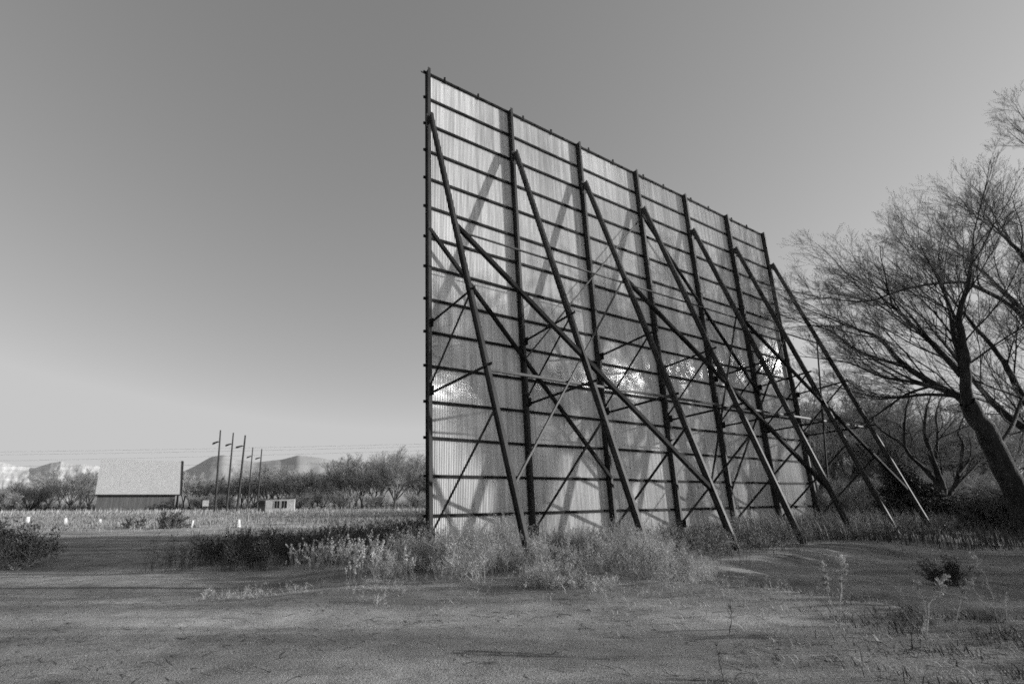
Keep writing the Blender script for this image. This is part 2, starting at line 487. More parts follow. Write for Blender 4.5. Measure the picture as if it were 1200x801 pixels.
for k in range(7):
    for nm, mb, m in (('post', pm, 'beam'), ('raking_brace', bm_, 'beam'), ('strut', s1, 'steel'), ('strut', s2, 'steel'), ('diagonal', d1, 'steel'), ('diagonal', d2, 'steel'), *[('gusset_plate', pl_, 'steel') for pl_ in plates], ('footing', foot, 'conc')):
        if k == 0:
            mb.obj = mb.build(nm, m, scr)
        else:
            c = mb.obj.copy(); COL.objects.link(c); c.parent = scr; c.location = (W*k, 0, 0)
for j in range(15):                                    # girts: channels behind the posts
    z = Z0 + S*j
    zz = [z + rng.uniform(-.02, .02) for _ in range(7)]
    if j == 10 or j == 4: pass
    gm = MB()
    for k in range(6):
        a, b = L(W*k - (.13 if k == 0 else 0), -.255, zz[k]), L(W*(k+1) + (.12 if k == 5 else 0), -.255, zz[k+1])
        gm.bar(a + L(0, .02, 0), b + L(0, .02, 0), (0, 0, 1), (0, 1, 0), .047, .03)
    gm.build('girt', 'steel', scr)
def across(nm, i0, p0, i1, p1, wd, m, off=0.0):
    a = p0 + Vector((W*i0, off, 0)); b = p1 + Vector((W*i1, off, 0))
    return MB().angle(a, b, (0, 1, 0), wd).build(nm, m, scr)
across('cross_brace', 0, L(0, .03, 11.2), 2, L(0, .03, 2.36), .12, 'steel')
across('cross_brace', 6, L(0, .03, 11.2), 4, L(0, .03, 1.9), .06, 'steel')
across('cross_brace', 3, L(0, .05, 15.7), 1, L(0, .05, 6.82), .045, 'rusty')
across('cross_brace', 3, L(0, .05, 15.7), 5, L(0, .05, 7.1), .11, 'steel')
for (i0, i1, wd, m, off) in ((0, 2, .13, 'steel', .0), (2, 0, .05, 'rusty', .09), (2, 4, .13, 'steel', 0), (4, 2, .045, 'steel', .09), (4, 6, .12, 'steel', 0), (6, 4, .05, 'steel', .09)):
    across('cross_brace', i0, brp(.34) + L(0, .06, 0), i1, brp(.885) + L(0, .06, 0), wd, m, off)
across('longitudinal_tie', 0, brp(.352) + L(0, -.1, 0), 6, brp(.352) + L(0, -.1, 0), .05, 'rusty')
for k in range(6):
    across('longitudinal_tie', k, brp(.676) + L(0, -.09, 0), k+1, brp(.676) + L(0, -.09, 0), .075, 'rusty')
# cap of the front face with its hooks
cap = MB().bar(L(-.1, -.5, H+.24), L(6*W+.05, -.5, H+.20), (0, 0, 1), (0, 1, 0), .03, .012)
cap.build('cap_rail', 'rusty', scr)
for k in range(6):
    for f in (.2, .42, .62, .82):
        hk = MB()
        x = W*(k+f) + rng.uniform(-.05, .05)
        if f in (.2, .62): hk.bar(L(x, -.22, H-.1), L(x, -.24, H+.20), (1, 0, 0), (0, 1, 0), .03, .03)
        else: hk.bar(L(x-.2, -.2, H-.02), L(x+.45, -.6, H+.22), (0, 0, 1), (0, 1, 0), .04, .03)
        hk.build('hook', 'steel', scr)

# ------------------------------------------------------------------ trees
UP = Vector((0, 0, 1))
def rvec(r): return Vector((r.gauss(0, 1), r.gauss(0, 1), r.gauss(0, 1)))
def twist(d, ang, r):
    ax = d.cross(rvec(r))
    if ax.length < 1e-5: ax = Vector((1, 0, 0))
    return (d*math.cos(ang) + ax.normalized()*math.sin(ang)).normalized()

def branch(big, fine, r, p, d, Lg, rad, lvl, c):
    n = c['seg'][min(lvl, len(c['seg'])-1)]
    pts = [p]; dirs = [d]
    for k in range(n-1):
        d = (d + rvec(r)*c['wob'] + UP*c['up']*(1 if lvl < 3 else .6) + c.get('bias', Vector((0, 0, 0)))*.05).normalized()
        pts.append(pts[-1] + d*(Lg/(n-1))); dirs.append(d)
    end = max(c['rmin'], rad*.35)
    rads = [rad + (end-rad)*k/(n-1) for k in range(n)]
    (big if lvl <= c['blev'] else fine).add(pts, rads, 6 if lvl == 0 else (4 if lvl == 1 else 3))
    if lvl >= c['max']: return
    spawn(big, fine, r, pts, rads, Lg, lvl, c, c['kids'][lvl])

def spawn(big, fine, r, pts, rads, Lg, lvl, c, nk, t0=.15):
    n = len(pts)
    for j in range(nk):
        t = t0 + (1-t0)*(j + r.random()*.9)/nk
        f = t*(n-1); i = min(int(f), n-2); f -= i
        p = pts[i].lerp(pts[i+1], f)
        d0 = (pts[i+1]-pts[i]).normalized()
        rr = rads[i]*(1-f) + rads[i+1]*f
        ang = math.radians(r.uniform(c['a0'], c['a1'])) * (1-.35*t)
        d = twist(d0, ang, r)
        if d.z < -.15 and r.random() < .7: d.z *= -.5; d.normalize()
        l = Lg*c['ratio']*(1.15-.55*t)*r.uniform(.65, 1.25)
        branch(big, fine, r, p, d, l, max(c['rmin'], min(rr*.62, l*c.get('thin', .017))), lvl+1, c)

BIG = dict(seg=[7, 6, 5, 4, 3, 3], wob=.075, up=.045, rmin=.0032, blev=2, max=5, kids=[9, 8, 7, 6, 4], a0=14, a1=42, ratio=.58)

def auto_tree(name, seed, height, spread, cfg, bark, twig, trunk_r=.3, forks=5, trunk_h=.2):
    r = random.Random(seed); big, fine = Lines(), Lines()
    c = dict(cfg)
    th = height*trunk_h
    lean = Vector((r.uniform(-.08, .08), r.uniform(-.08, .08), 1)).normalized()
    pts = [lean*th*k/3 + Vector((0, 0, -.3 if k == 0 else 0)) for k in range(4)]
    big.add(pts, [trunk_r*1.25, trunk_r, trunk_r*.9, trunk_r*.8], 8)
    for k in range(forks):
        an = 2*PI*(k + r.random()*.6)/forks
        tilt = r.uniform(.25, 1)*spread
        d = Vector((math.cos(an)*tilt, math.sin(an)*tilt, 1)).normalized()
        branch(big, fine, r, pts[-1] - lean*th*.15*r.random(), d, (height-th)*r.uniform(.6, .8)/max(.6, d.z), trunk_r*.6, 0, c)
    root = empty(name)
    link('trunk', big.mesh('trunk'), bark, root)
    link('crown', fine.mesh('crown', False), twig, root)
    return root

def limb_tree(name, seed, limbs, cfg, bark, twig, bias=None):
    """limbs: list of (points, r0, r1, children) traced in space"""
    r = random.Random(seed); big, fine = Lines(), Lines()
    c = dict(cfg)
    if bias: c['bias'] = bias
    for pts, r0, r1, nk, lg in limbs:
        # resample smoothly
        P = [Vector(p) for p in pts]; Q = []
        for i in range(len(P)-1):
            a = P[max(i-1, 0)]; b = P[i]; cc = P[i+1]; d = P[min(i+2, len(P)-1)]
            for s_ in range(4):
                t = s_/4
                Q.append(.5*((2*b) + (cc-a)*t + (2*a-5*b+4*cc-d)*t*t + (3*b-a-3*cc+d)*t**3))
        Q.append(P[-1])
        tot = len(Q)-1
        Q = [q_ + rvec(r)*r0*.08 for q_ in Q]
        rad = [r0 + (r1-r0)*k/tot for k in range(tot+1)]
        big.add(Q, rad, 9)
        if nk: spawn(big, fine, r, Q, rad, lg/c['ratio'], 0, c, nk, .12)
        # the leader goes on past the traced end
        if nk: branch(big, fine, r, Q[-1], (Q[-1]-Q[-2]).normalized(), lg*.9, r1, 1, c)
    base = Vector(limbs[0][0][0])
    root = empty(name, base)
    for nm, ln, m in (('trunk', big, bark), ('crown', fine, twig)):
        o = link(nm, ln.mesh(nm, nm == 'trunk'), m, root)
        o.location = -base
    return root

def T(pl, Y, dY=0):     # a traced limb: pixel survey at depth Y, drifting by dY along it
    n = len(pl)
    return [at(x, y, Y + dY*k/max(1, n-1)) for k, (x, y) in enumerate(pl)]

TB = dict(BIG); TB.update(kids=[9, 7, 6, 5, 2], thin=.011, ratio=.56, a0=16, a1=50, seg=[7, 7, 5, 4, 3, 3])
YA = 24
tA = limb_tree('bare_tree', 3, [
    (T([(1204, 618), (1190, 576), (1166, 525), (1148, 496), (1134, 470)], YA), .50, .34, 0, 0),
    (T([(1134, 472), (1131, 430), (1127, 395), (1124, 372), (1136, 323), (1140, 290)], YA, -2), .24, .04, 13, 4.4),
    (T([(1131, 438), (1120, 400), (1112, 358), (1100, 325), (1085, 302)], YA, 2), .16, .03, 11, 4.4),
    (T([(1127, 440), (1100, 410), (1075, 386), (1048, 360), (1025, 342)], YA, -1), .15, .03, 11, 4.2),
    (T([(1138, 478), (1122, 464), (1096, 451), (1058, 426), (1030, 396), (1000, 384), (966, 371)], YA, 3), .22, .03, 12, 4.2),
    (T([(1062, 430), (1030, 420), (1000, 408), (974, 388), (950, 380)], YA+1.5, 2), .09, .025, 8, 3.1),
    (T([(1110, 458), (1070, 448), (1030, 440), (996, 425), (960, 420)], YA, 5), .10, .025, 8, 3.4),
    (T([(1122, 464), (1085, 462), (1048, 466), (1012, 462), (980, 452)], YA+1, 6), .10, .025, 12, 3.0),
    (T([(1096, 451), (1062, 462), (1030, 484), (1004, 500), (985, 506)], YA+3, 7), .08, .025, 11, 2.6),
    (T([(1168, 528), (1185, 500), (1200, 460), (1230, 400)], YA, 3), .12, .04, 6, 3.2),
], TB, 'bark', 'twig')
tag(tA, 'large leaning bare tree with a thick forked trunk right of the screen', 'tree')
YB = 27
tB = limb_tree('bare_tree', 8, [
    (T([(1330, 640), (1310, 580), (1270, 540), (1236, 520)], YB), .5, .36, 0, 0),
    (T([(1238, 522), (1200, 500), (1168, 476), (1143, 447), (1115, 412), (1095, 388)], YB, 3), .24, .03, 11, 4.2),
    (T([(1250, 528), (1215, 490), (1190, 450), (1170, 415), (1135, 374), (1108, 340)], YB, -3), .22, .03, 11, 4.2),
    (T([(1245, 520), (1225, 440), (1200, 370), (1155, 322), (1122, 296)], YB, 1), .26, .03, 14, 4.3),
    (T([(1245, 520), (1240, 400), (1206, 312), (1180, 280), (1162, 262)], YB, -2), .22, .03, 14, 4.2),
    (T([(1250, 520), (1262, 400), (1250, 300), (1230, 212), (1212, 158)], YB, 2), .24, .03, 11, 3.9),
    (T([(1225, 440), (1200, 372), (1143, 335), (1110, 331), (1062, 338), (1020, 352), (985, 352)], YB-2, -1), .12, .03, 12, 3.6),
], TB, 'bark', 'twig')
tag(tB, 'tall bare tree at the right edge whose long limbs arch left over the leaning one', 'tree')
YC = 33
TC = dict(BIG); TC.update(kids=[6, 5, 5, 4, 3], ratio=.55, wob=.2, max=4)
def zc(l): return [(1000 + x/4.45, 480 + y/4.45) for x, y in l]
tC = limb_tree('bare_tree', 15, [
    (T(zc([(480, 560), (470, 420), (440, 330), (400, 220), (372, 110), (380, 0), (400, -60)]), YC), .22, .04, 10, 2.2),
    (T(zc([(460, 410), (400, 340), (300, 230), (230, 160), (150, 110), (80, 30)]), YC, 1), .15, .03, 10, 2.0),
    (T(zc([(400, 330), (280, 220), (265, 120), (275, 0), (290, -60)]), YC, -1), .12, .03, 9, 1.8),
    (T(zc([(500, 440), (540, 370), (572, 190), (548, 120), (580, 30)]), YC, 1), .15, .03, 8, 1.6),
    (T(zc([(545, 340), (600, 270), (615, 190), (600, 130)]), YC, 1), .08, .03, 6, 1.5),
    (T(zc([(430, 250), (440, 120), (430, 20), (460, -70)]), YC, 1), .10, .03, 9, 1.8),
    (T(zc([(520, 420), (600, 330), (680, 260), (760, 250)]), YC, 1), .09, .03, 8, 1.8),
], TC, 'bark', 'twig')
tag(tC, 'small gnarled bare tree with several stems between the screen and the leaning tree', 'tree')

# trees out to the right of the view: they shade the lot and the foot of the screen
MID = dict(BIG); MID.update(kids=[6, 5, 5, 4, 3], max=4, rmin=.0085)
protos = [auto_tree('bare_tree', 40+k, (17, 15, 13)[k], (.6, .8, .7)[k], MID, 'bark', 'twig', .32, 7, (.64, .55, .3)[k]) for k in range(3)]
spots = [(28.5, 17.6, 1.0, 0), (35, 21.5, 1.08, 1), (70, 19, 1.6, 0), (52, 7, .8, 2), (46, 2.5, .8, 2)]
used = set()
ORD = ['nearest the frame edge', 'second along', 'third along', 'fourth along', 'fifth along', 'sixth along', 'seventh along', 'eighth along', 'ninth along', 'tenth along', 'eleventh along', 'farthest off']
for k, (x, y, s_, v_) in enumerate(spots):
    o = protos[v_] if v_ not in used else copy_tree(protos[v_])
    used.add(v_)
    o.location = (x, y, float(gh(x, y))); o.scale = (s_,)*3; o.rotation_euler = (0, 0, k*1.3)
    tag(o, 'bare shade tree standing in the grove beyond the right edge, ' + ORD[k], 'tree', 'bare trees in the grove on the right')

# the far tree line
FAR = dict(BIG); FAR.update(seg=[6, 5, 4, 3, 3], kids=[9, 7, 6, 4], max=4, rmin=.014, ratio=.6, a0=14, a1=50, blev=1, thin=.014, wob=.11)
fv = []; FH = []
for k, (h, sp, fk, thh) in enumerate([(14, 1.1, 8, .12), (12, .6, 5, .1), (11, .8, 5, .08), (13, .45, 4, .12), (9, 1.2, 9, .04)]):
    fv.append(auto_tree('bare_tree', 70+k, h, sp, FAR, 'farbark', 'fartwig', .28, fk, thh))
    cr_ = [c for c in COL.objects if c.parent == fv[-1] and c.name.startswith('crown')][0].data
    zz_ = np.empty(len(cr_.vertices)*3, np.float32); cr_.vertices.foreach_get('co', zz_); FH.append(float(np.percentile(zz_[2::3], 99.5)))
fused = set()
def far_tree(v_, px, Y, hgt, label, grp='bare trees along the far side of the field', wide=1.0, rz=None):
    o = fv[v_] if v_ not in fused else copy_tree(fv[v_])
    fused.add(v_)
    p = at(px, 590, Y)
    o.location = (p.x, Y, -.45)
    hh = FH[v_]
    s_ = hgt/hh
    o.scale = (s_*wide, s_*wide, s_)
    o.rotation_euler = (0, 0, rz if rz is not None else rng.uniform(0, 6))
    tag(o, label, 'tree', grp)
def hpx(px, Y): return (590-px)/F_PX*Y*1.0 + .4
far_tree(0, 462, 112, hpx(526, 112), 'broad spreading bare tree, largest of the far row, just left of the screen', rz=.4)
far_tree(0, 82, 118, hpx(547, 118), 'round bare tree just left of the pale barn', rz=2.2)
row = [
 (4, 8, 104, 563, 'low bushy bare tree at the left edge of the field'), (4, 36, 110, 560, 'low bushy bare tree second from the left edge'),
 (2, 58, 140, 556, 'faint bare tree between the low bushy ones and the round tree'), (2, 104, 128, 552, 'bare tree touching the left end of the barn'),
 (3, 222, 120, 551, 'slim bare tree against the right end of the barn'), (1, 236, 128, 557, 'bare tree behind the small white sign'),
 (2, 247, 140, 560, 'bare tree left of the first light pole'), (1, 268, 132, 556, 'bare tree between the first and second light poles'),
 (3, 283, 126, 552, 'bare tree right behind the third light pole'), (1, 298, 134, 556, 'bare tree between the fourth and fifth light poles'),
 (2, 312, 124, 545, 'dense bare tree just right of the fifth light pole'), (3, 326, 128, 548, 'bare tree rising behind the white shed'),
 (1, 340, 122, 553, 'bare tree at the right end of the white shed'), (3, 352, 118, 548, 'upright bare tree first to the right of the shed'),
 (2, 366, 120, 552, 'bare tree second to the right of the shed'), (4, 378, 112, 566, 'low bare tree filling the gap midway in the row'),
 (1, 392, 128, 549, 'tall narrow bare tree midway between the shed and the spreading tree'), (2, 410, 132, 535, 'tall pale bare tree left of the spreading tree'),
 (3, 424, 118, 540, 'slanting bare tree touching the spreading tree on its left'), (1, 440, 124, 533, 'bare tree overlapped by the left half of the spreading tree'),
 (2, 484, 116, 540, 'bare tree between the spreading tree and the screen'), (3, 497, 122, 536, 'bare tree half hidden by the left post of the screen'),
 (1, 515, 118, 545, 'bare tree hidden behind the left end of the screen'),
 (4, 400, 108, 572, 'low dark thicket tree below the tall narrow one'), (4, 350, 108, 573, 'low dark thicket tree right beside the shed'),
 (4, 440, 106, 574, 'low dark thicket tree in front of the slanting one'), (4, 488, 104, 572, 'low thicket tree at the foot of the screen edge'),
 (4, 262, 112, 574, 'low thicket tree behind the light poles'), (4, 232, 112, 575, 'low thicket tree beside the small white sign')]
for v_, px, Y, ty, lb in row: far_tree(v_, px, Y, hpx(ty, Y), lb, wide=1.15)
back = [(215, 551), (229, 556), (256, 557), (275, 551), (291, 549), (305, 553), (319, 544), (333, 546), (346, 551), (359, 549), (372, 553), (385, 547), (398, 537), (404, 543), (417, 534), (431, 530), (447, 536), (473, 533), (490, 538), (45, 556), (94, 549), (70, 558), (16, 561)]
where = ['behind the barn end', 'near the white sign', 'left of the light poles', 'behind the second light pole', 'behind the fourth light pole', 'at the fifth light pole', 'over the left end of the shed', 'over the shed roof', 'over the right end of the shed', 'first gap after the shed', 'second gap after the shed', 'midway along the row', 'left of the tall pale one', 'against the tall pale one', 'in the tallest clump', 'beside the slanting tree', 'left of the spreading crown', 'right of the spreading crown', 'next to the screen post', 'between bushy trees and round one', 'between the round tree and the barn', 'left of the round tree', 'above the leftmost bushy tree']
for k, (px, ty) in enumerate(back):
    if k % 2 == 0 or k > 17: far_tree((3, 1, 2)[k % 3], px, 142 + (k*7) % 13, hpx(ty, 148), 'pale bare tree in the rear row, ' + where[k], wide=1.05)
row = [(1, 985, 70, 462, 'faint bare tree seen between the last two braces'), (2, 1020, 75, 445, 'faint bare tree right of the last brace'),
       (3, 1052, 64, 455, 'thin upright bare tree behind the dark evergreen'), (4, 1075, 58, 545, 'bushy bare tree low behind the small gnarled one'),
       (2, 1112, 70, 475, 'bare tree seen through the stems of the gnarled one'), (4, 1128, 60, 545, 'round bushy tree low left of the leaning trunk'),
       (1, 1160, 66, 455, 'bare tree beyond the leaning trunk'), (4, 1192, 52, 540, 'bushy bare tree at the right edge beyond the leaning trunk'),
       (4, 1010, 60, 550, 'low bushy tree behind the feet of the last braces'), (3, 960, 60, 440, 'slim bare tree at the far end post of the screen'),
       (0, 1090, 88, 500, 'broad faint bare tree far behind the small gnarled one'), (0, 1180, 92, 495, 'broad faint bare tree far behind the leaning trunk'),
       (2, 1140, 96, 500, 'pale bare tree far off, left of the leaning trunk'), (0, 1000, 96, 520, 'broad pale bare tree far off behind the last brace')]
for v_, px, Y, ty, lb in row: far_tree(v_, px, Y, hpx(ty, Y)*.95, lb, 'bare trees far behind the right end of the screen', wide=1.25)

# ------------------------------------------------------------------ herbs in bulk
def stems(ln, C, Hh, spread, rad, n=4, droop=.15, sides=3, twigs=0, tl=.3, ta=.9, ttip=1.0, flakes=None, fsize=.012, t_from=.35):
    """C (k,3) roots, Hh (k,) heights"""
    k = len(C)
    az = nr.uniform(0, 2*np.pi, k); tilt = np.abs(nr.normal(0, spread, k))
    d = np.stack([np.cos(az)*np.sin(tilt), np.sin(az)*np.sin(tilt), np.cos(tilt)], -1)
    t = np.linspace(0, 1, n)
    bend = nr.normal(0, droop, (k, 1, 2))
    P = C[:, None, :] + d[:, None, :]*(t[None, :, None]*Hh[:, None, None])
    P[:, :, :2] += bend*(t**2)[None, :, None]*Hh[:, None, None] + nr.normal(0, .012, (k, n, 2))*Hh[:, None, None]*(t > 0)[None, :, None]
    R = rad*(1-.65*t)[None, :]*nr.uniform(.7, 1.3, (k, 1))
    ln.addmany(P, R, sides)
    if twigs:
        s_ = np.repeat(np.arange(k), twigs)
        tt = nr.uniform(t_from, 1, len(s_))
        f = tt*(n-1); i0 = np.minimum(f.astype(int), n-2); fr = (f-i0)[:, None]
        base = P[s_, i0]*(1-fr) + P[s_, i0+1]*fr
        a2 = nr.uniform(0, 2*np.pi, len(s_))
        el = nr.normal(ta, .3, len(s_))
        dd = np.stack([np.cos(a2)*np.sin(el), np.sin(a2)*np.sin(el), np.cos(el)], -1)
        ll = Hh[s_]*tl*(1.25-tt*ttip)*nr.uniform(.5, 1.2, len(s_))
        mid = base + dd*ll[:, None]*.5
        tip = base + dd*ll[:, None] + np.array([0, 0, .12])*ll[:, None]
        ln.addmany(np.stack([base, mid, tip], 1), np.stack([np.full(len(s_), rad*.55), np.full(len(s_), rad*.45), np.full(len(s_), rad*.25)], 1), 3)
        if flakes is not None:
            m_ = 3
            for q_ in range(m_):
                u_ = nr.uniform(.2, 1, len(s_))[:, None]
                flakes.append(base*(1-u_) + tip*u_ + nr.normal(0, .012, (len(s_), 3)))
    return P

def flake_mesh(name, C, size):
    """little random leaf faces"""
    C = np.asarray(C); k = len(C)
    a = nr.normal(0, 1, (k, 3)); a /= np.linalg.norm(a, axis=1, keepdims=True)
    b = np.cross(a, nr.normal(0, 1, (k, 3))); b /= np.linalg.norm(b, axis=1, keepdims=True)
    s_ = (size*nr.uniform(.5, 1.4, k))[:, None]
    V = np.stack([C - a*s_, C + b*s_*.45, C + a*s_, C - b*s_*.45], 1).reshape(-1, 3)
    return mesh_np(name, V, np.arange(k*4).reshape(-1, 4), None, False)

def blades(name, C, Hh, wd, lean, m, kind='stuff', label=None, cat=None, lx=0.0):
    k = len(C)
    az = nr.uniform(0, 2*np.pi, k)
    side = np.stack([-np.sin(az), np.cos(az), np.zeros(k)], -1)*(wd*nr.uniform(.6, 1.3, k))[:, None]
    dr = np.stack([np.cos(az), np.sin(az), np.zeros(k)], -1)*(np.abs(nr.normal(0, lean, k))*Hh)[:, None]
    dr[:, 0] += lx*Hh
    mid = C + dr*.35 + np.array([0, 0, 1])*(Hh*.6)[:, None]
    tip = C + dr*1.1 + np.array([0, 0, 1])*Hh[:, None]
    V = np.stack([C-side, C+side, mid+side*.7, mid-side*.7, tip], 1).reshape(-1, 3)
    b = np.arange(k)*5
    me = mesh_np(name, V, np.stack([b, b+1, b+2, b+3], -1), np.stack([b+3, b+2, b+4], -1), False)
    o = link(name, me, m)
    tag(o, label, cat, None, kind)
    return o

def scatter(n, fx, dens=None):
    """points by rejection from callable fx()->(x,y) arrays, density callable"""
    x, y = fx(n)
    if dens is not None:
        keep = nr.random(len(x)) < dens(x, y)
        x, y = x[keep], y[keep]
    return np.stack([x, y, gh(x, y)-.01], -1)
def wedge(y0, y1, m0, m1, p=1.0):
    """x in view: x = m*y, area-uniform in y"""
    def f(n):
        y = (y0**(p+1) + nr.random(n)*(y1**(p+1)-y0**(p+1)))**(1/(p+1))
        return y*nr.uniform(m0, m1, n), y
    return f
def band(x0, x1, y0, y1):
    return lambda n: (nr.uniform(x0, x1, n), nr.uniform(y0, y1, n))

# far field: short dry grass, pale tips against the trees
def fdens(x, y):
    d = .35 + .65*sstep(.4, .6, vnoise(x*.12, y*.2, 31))
    d *= sstep(43, 50, y) + .25*sstep(34, 40, y)
    return np.clip(d, 0, 1)
C = scatter(90000, wedge(34, 104, -.92, .05, .3), fdens)
blades('field_grass', C, nr.uniform(.12, .42, len(C)), .022, .6, 'field', label='dry grass covering the far field in front of the trees', cat='grass')
C = scatter(2600, wedge(70, 104, -.92, .02, 1))
blades('pale_grass', C, nr.uniform(.35, .95, len(C))**1.3, .035, .3, 'tip', label='pale seeding grass in a fringe along the far edge of the field', cat='grass')
C = scatter(30000, lambda n: (lambda y: (y*nr.uniform(.7, 1.35, n), y))(nr.uniform(27, 60, n)))
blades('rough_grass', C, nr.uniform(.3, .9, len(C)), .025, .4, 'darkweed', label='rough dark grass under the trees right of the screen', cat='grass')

def herb(name, C, Hh, label, spread, rad, twigs, m, fm=None, fs=.012, tl=.3, ta=.9, ttip=1.0, t_from=.35, droop=.15, per=6, clump=.12, cat='weeds'):
    ln = Lines(); fl = [] if fm else None
    Cc = np.repeat(C, per, 0); Cc[:, :2] += nr.normal(0, clump, (len(Cc), 2))
    h_ = np.repeat(Hh, per)*nr.uniform(.55, 1.1, len(Cc))
    stems(ln, Cc, h_, spread, rad, twigs=twigs, flakes=fl, tl=tl, ta=ta, ttip=ttip, t_from=t_from, droop=droop)
    o = link(name, ln.mesh(name, False), m)
    tag(o, label, cat, None, 'stuff')
    if fm:
        f = link(fm[0], flake_mesh(fm[0], np.concatenate(fl), fs), fm[1], o)
        f['kind'] = 'stuff'
    return o

# weeds standing in the screen's shadow, left of it
def wd1(x, y): return .15 + .85*sstep(.35, .6, vnoise(x*.7, y*.5, 51))*sstep(-8.8, -6.5, x)
C = scatter(900, band(-8.6, .2, 15.5, 22.5), wd1)
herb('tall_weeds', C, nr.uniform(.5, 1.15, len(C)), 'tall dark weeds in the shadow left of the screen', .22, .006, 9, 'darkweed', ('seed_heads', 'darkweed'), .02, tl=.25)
# pale weeds along the foot of the screen
def wd2(x, y):
    line = np.interp(x, [-3.2, -1.5, 0, 2, 4.5, 5.6], [12.4, 10.8, 10.1, 9.5, 9.8, 11.2]) + (vnoise(x*1.3, x*.4, 88)-.5)*1.2
    return sstep(0, .8, y-line)*(.35+.65*sstep(.3, .55, vnoise(x*.9, y*.9, 61)))
def wd2b(x, y): return wd2(x, y)*sstep(17.2+(0), 16.2, y - .6*np.maximum(x, 0))
C = scatter(1500, band(-1.2, 6.2, 8.9, 17), lambda x, y: wd2b(x, y)*sstep(.38, .55, vnoise(x*1.7, y*1.5, 66)))
hh = nr.uniform(.22, .6, len(C))*(.55+1.3*vnoise(C[:, 0]*.8, C[:, 1]*.8, 67))*(1+.35*(C[:, 1] > 11.5))
herb('pale_weeds', C, hh, 'pale bushy weeds heaped along the foot of the screen', .5, .0042, 16, 'weed', ('seed_heads', 'seed'), .013, tl=.42, ta=.8, per=8, clump=.2, t_from=.2)
C = scatter(190, band(-1.5, 6.5, 9.8, 16), lambda x, y: wd2b(x, y)*sstep(.5, .7, vnoise(x*1.3, y*1.1, 76)))
herb('twiggy_weeds', C, nr.uniform(.5, 1.05, len(C)), 'taller dark twiggy weeds mixed into the pale heap at the foot of the screen', .35, .0045, 14, 'darkweed', None, tl=.4, per=5, clump=.15, t_from=.25)
C = scatter(900, band(-4.5, 7, 7.6, 11.5), lambda x, y: sstep(.52, .72, vnoise(x*1.5, y*2, 77))*sstep(7.6, 10, y))
herb('small_weeds', C, nr.uniform(.06, .26, len(C)), 'small scattered weeds thinning out over the dirt in front of the pale heap', .6, .003, 8, 'weed', None, tl=.5, per=4, clump=.08, t_from=.2)
C = scatter(320, band(-4.2, .6, 10.8, 15.5), lambda x, y: wd2(x, y)*sstep(.35, .6, vnoise(x*1.4, y*1.2, 69)))
herb('plumed_weeds', C, nr.uniform(.35, .95, len(C)), 'pale plumed weeds at the left corner of the screen', .25, .005, 22, 'weed', ('seed_heads', 'seed'), .017, tl=.13, ta=1.0, per=4, clump=.15, t_from=.6, droop=.22)
# darker growth round the brace feet on the right
def wd3(x, y):
    row = 12.4 + (x-2.2)*.6
    return sstep(-1.6, -.2, y-row)*sstep(5.6, 4.2, y-row)*(.3+.7*sstep(.3, .6, vnoise(x*.6, y*.6, 71)))
C = scatter(2600, band(5, 28, 13.5, 31), wd3)
herb('brush_weeds', C, nr.uniform(.4, .95, len(C)), 'dull brushy weeds around the feet of the right-hand braces', .42, .0055, 12, 'darkweed', ('seed_heads', 'weed'), .014, tl=.35, per=6, clump=.2)
C = scatter(14000, band(9, 30, 15, 33), lambda x, y: wd3(x, y-1.0)*sstep(10, 14, x))
blades('dry_grass', C, nr.uniform(.5, 1.3, len(C)), .008, .28, 'weed', label='tall dry grass at the right-hand end of the screen', cat='grass', lx=-.15)
C = scatter(16000, band(14, 42, 20, 40))
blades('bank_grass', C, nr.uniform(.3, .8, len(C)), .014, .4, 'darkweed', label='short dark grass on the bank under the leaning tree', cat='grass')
# foreground right: tufts and litter
def wd4(x, y):
    yc = np.interp(x, [2, 3.6, 6, 7.6, 9, 12], [12, 11, 9, 6.5, 4, -2])
    return sstep(1.2, 4.5, x)*sstep(.3, -.3, y-yc)*sstep(.42, .6, vnoise(x*1.5, y*2.2, 81))
C = scatter(14000, band(.8, 9, 3.2, 11), wd4)
blades('foreground_grass', C, nr.uniform(.02, .10, len(C)), .004, 1.3, 'weed', label='short dry grass tufts on the mound in the foreground', cat='grass')
C = scatter(12000, band(-12, 10, 3.4, 13), lambda x, y: .10+.9*sstep(.55, .72, vnoise(x*.9, y*2.2, 91)))
blades('scattered_grass', C, nr.uniform(.012, .05, len(C)), .0035, 1.8, 'darkweed', label='sparse dead grass scattered over the open dirt', cat='grass')

# clods and sticks
def clods(name, C, size, m, label, cat):
    base = np.array([(1, 0, .1), (.3, .9, 0), (-.8, .6, .1), (-.9, -.5, 0), (.2, -1, .1), (0, 0, .75), (0, 0, -.4)])
    k = len(C); s_ = size*nr.uniform(.35, 1.6, k)**1.5
    V = base[None]*s_[:, None, None]*nr.uniform(.6, 1.3, (k, 7, 1))*np.array([1.3, 1, .55]) + C[:, None, :]
    tr = []
    for a in range(5): tr += [(a, (a+1) % 5, 5), ((a+1) % 5, a, 6)]
    Tt = (np.array(tr)[None] + (np.arange(k)*7)[:, None, None]).reshape(-1, 3)
    o = link(name, mesh_np(name, V.reshape(-1, 3), None, Tt, False), m)
    tag(o, label, cat, None, 'stuff')
C = scatter(42000, wedge(3.3, 14, -1.0, 1.2, .4), lambda x, y: .1+.9*sstep(.45, .7, vnoise(x*.8, y*1.4, 95)))
clods('dirt_clods', C, .014, 'clod', 'small dark clods and pebbles strewn over the dirt lot', 'clods')
C = scatter(16000, wedge(3.3, 12, -1.0, 1.2, .4), lambda x, y: .3+.7*sstep(.4, .7, vnoise(x*1.1, y*1.9, 99)))
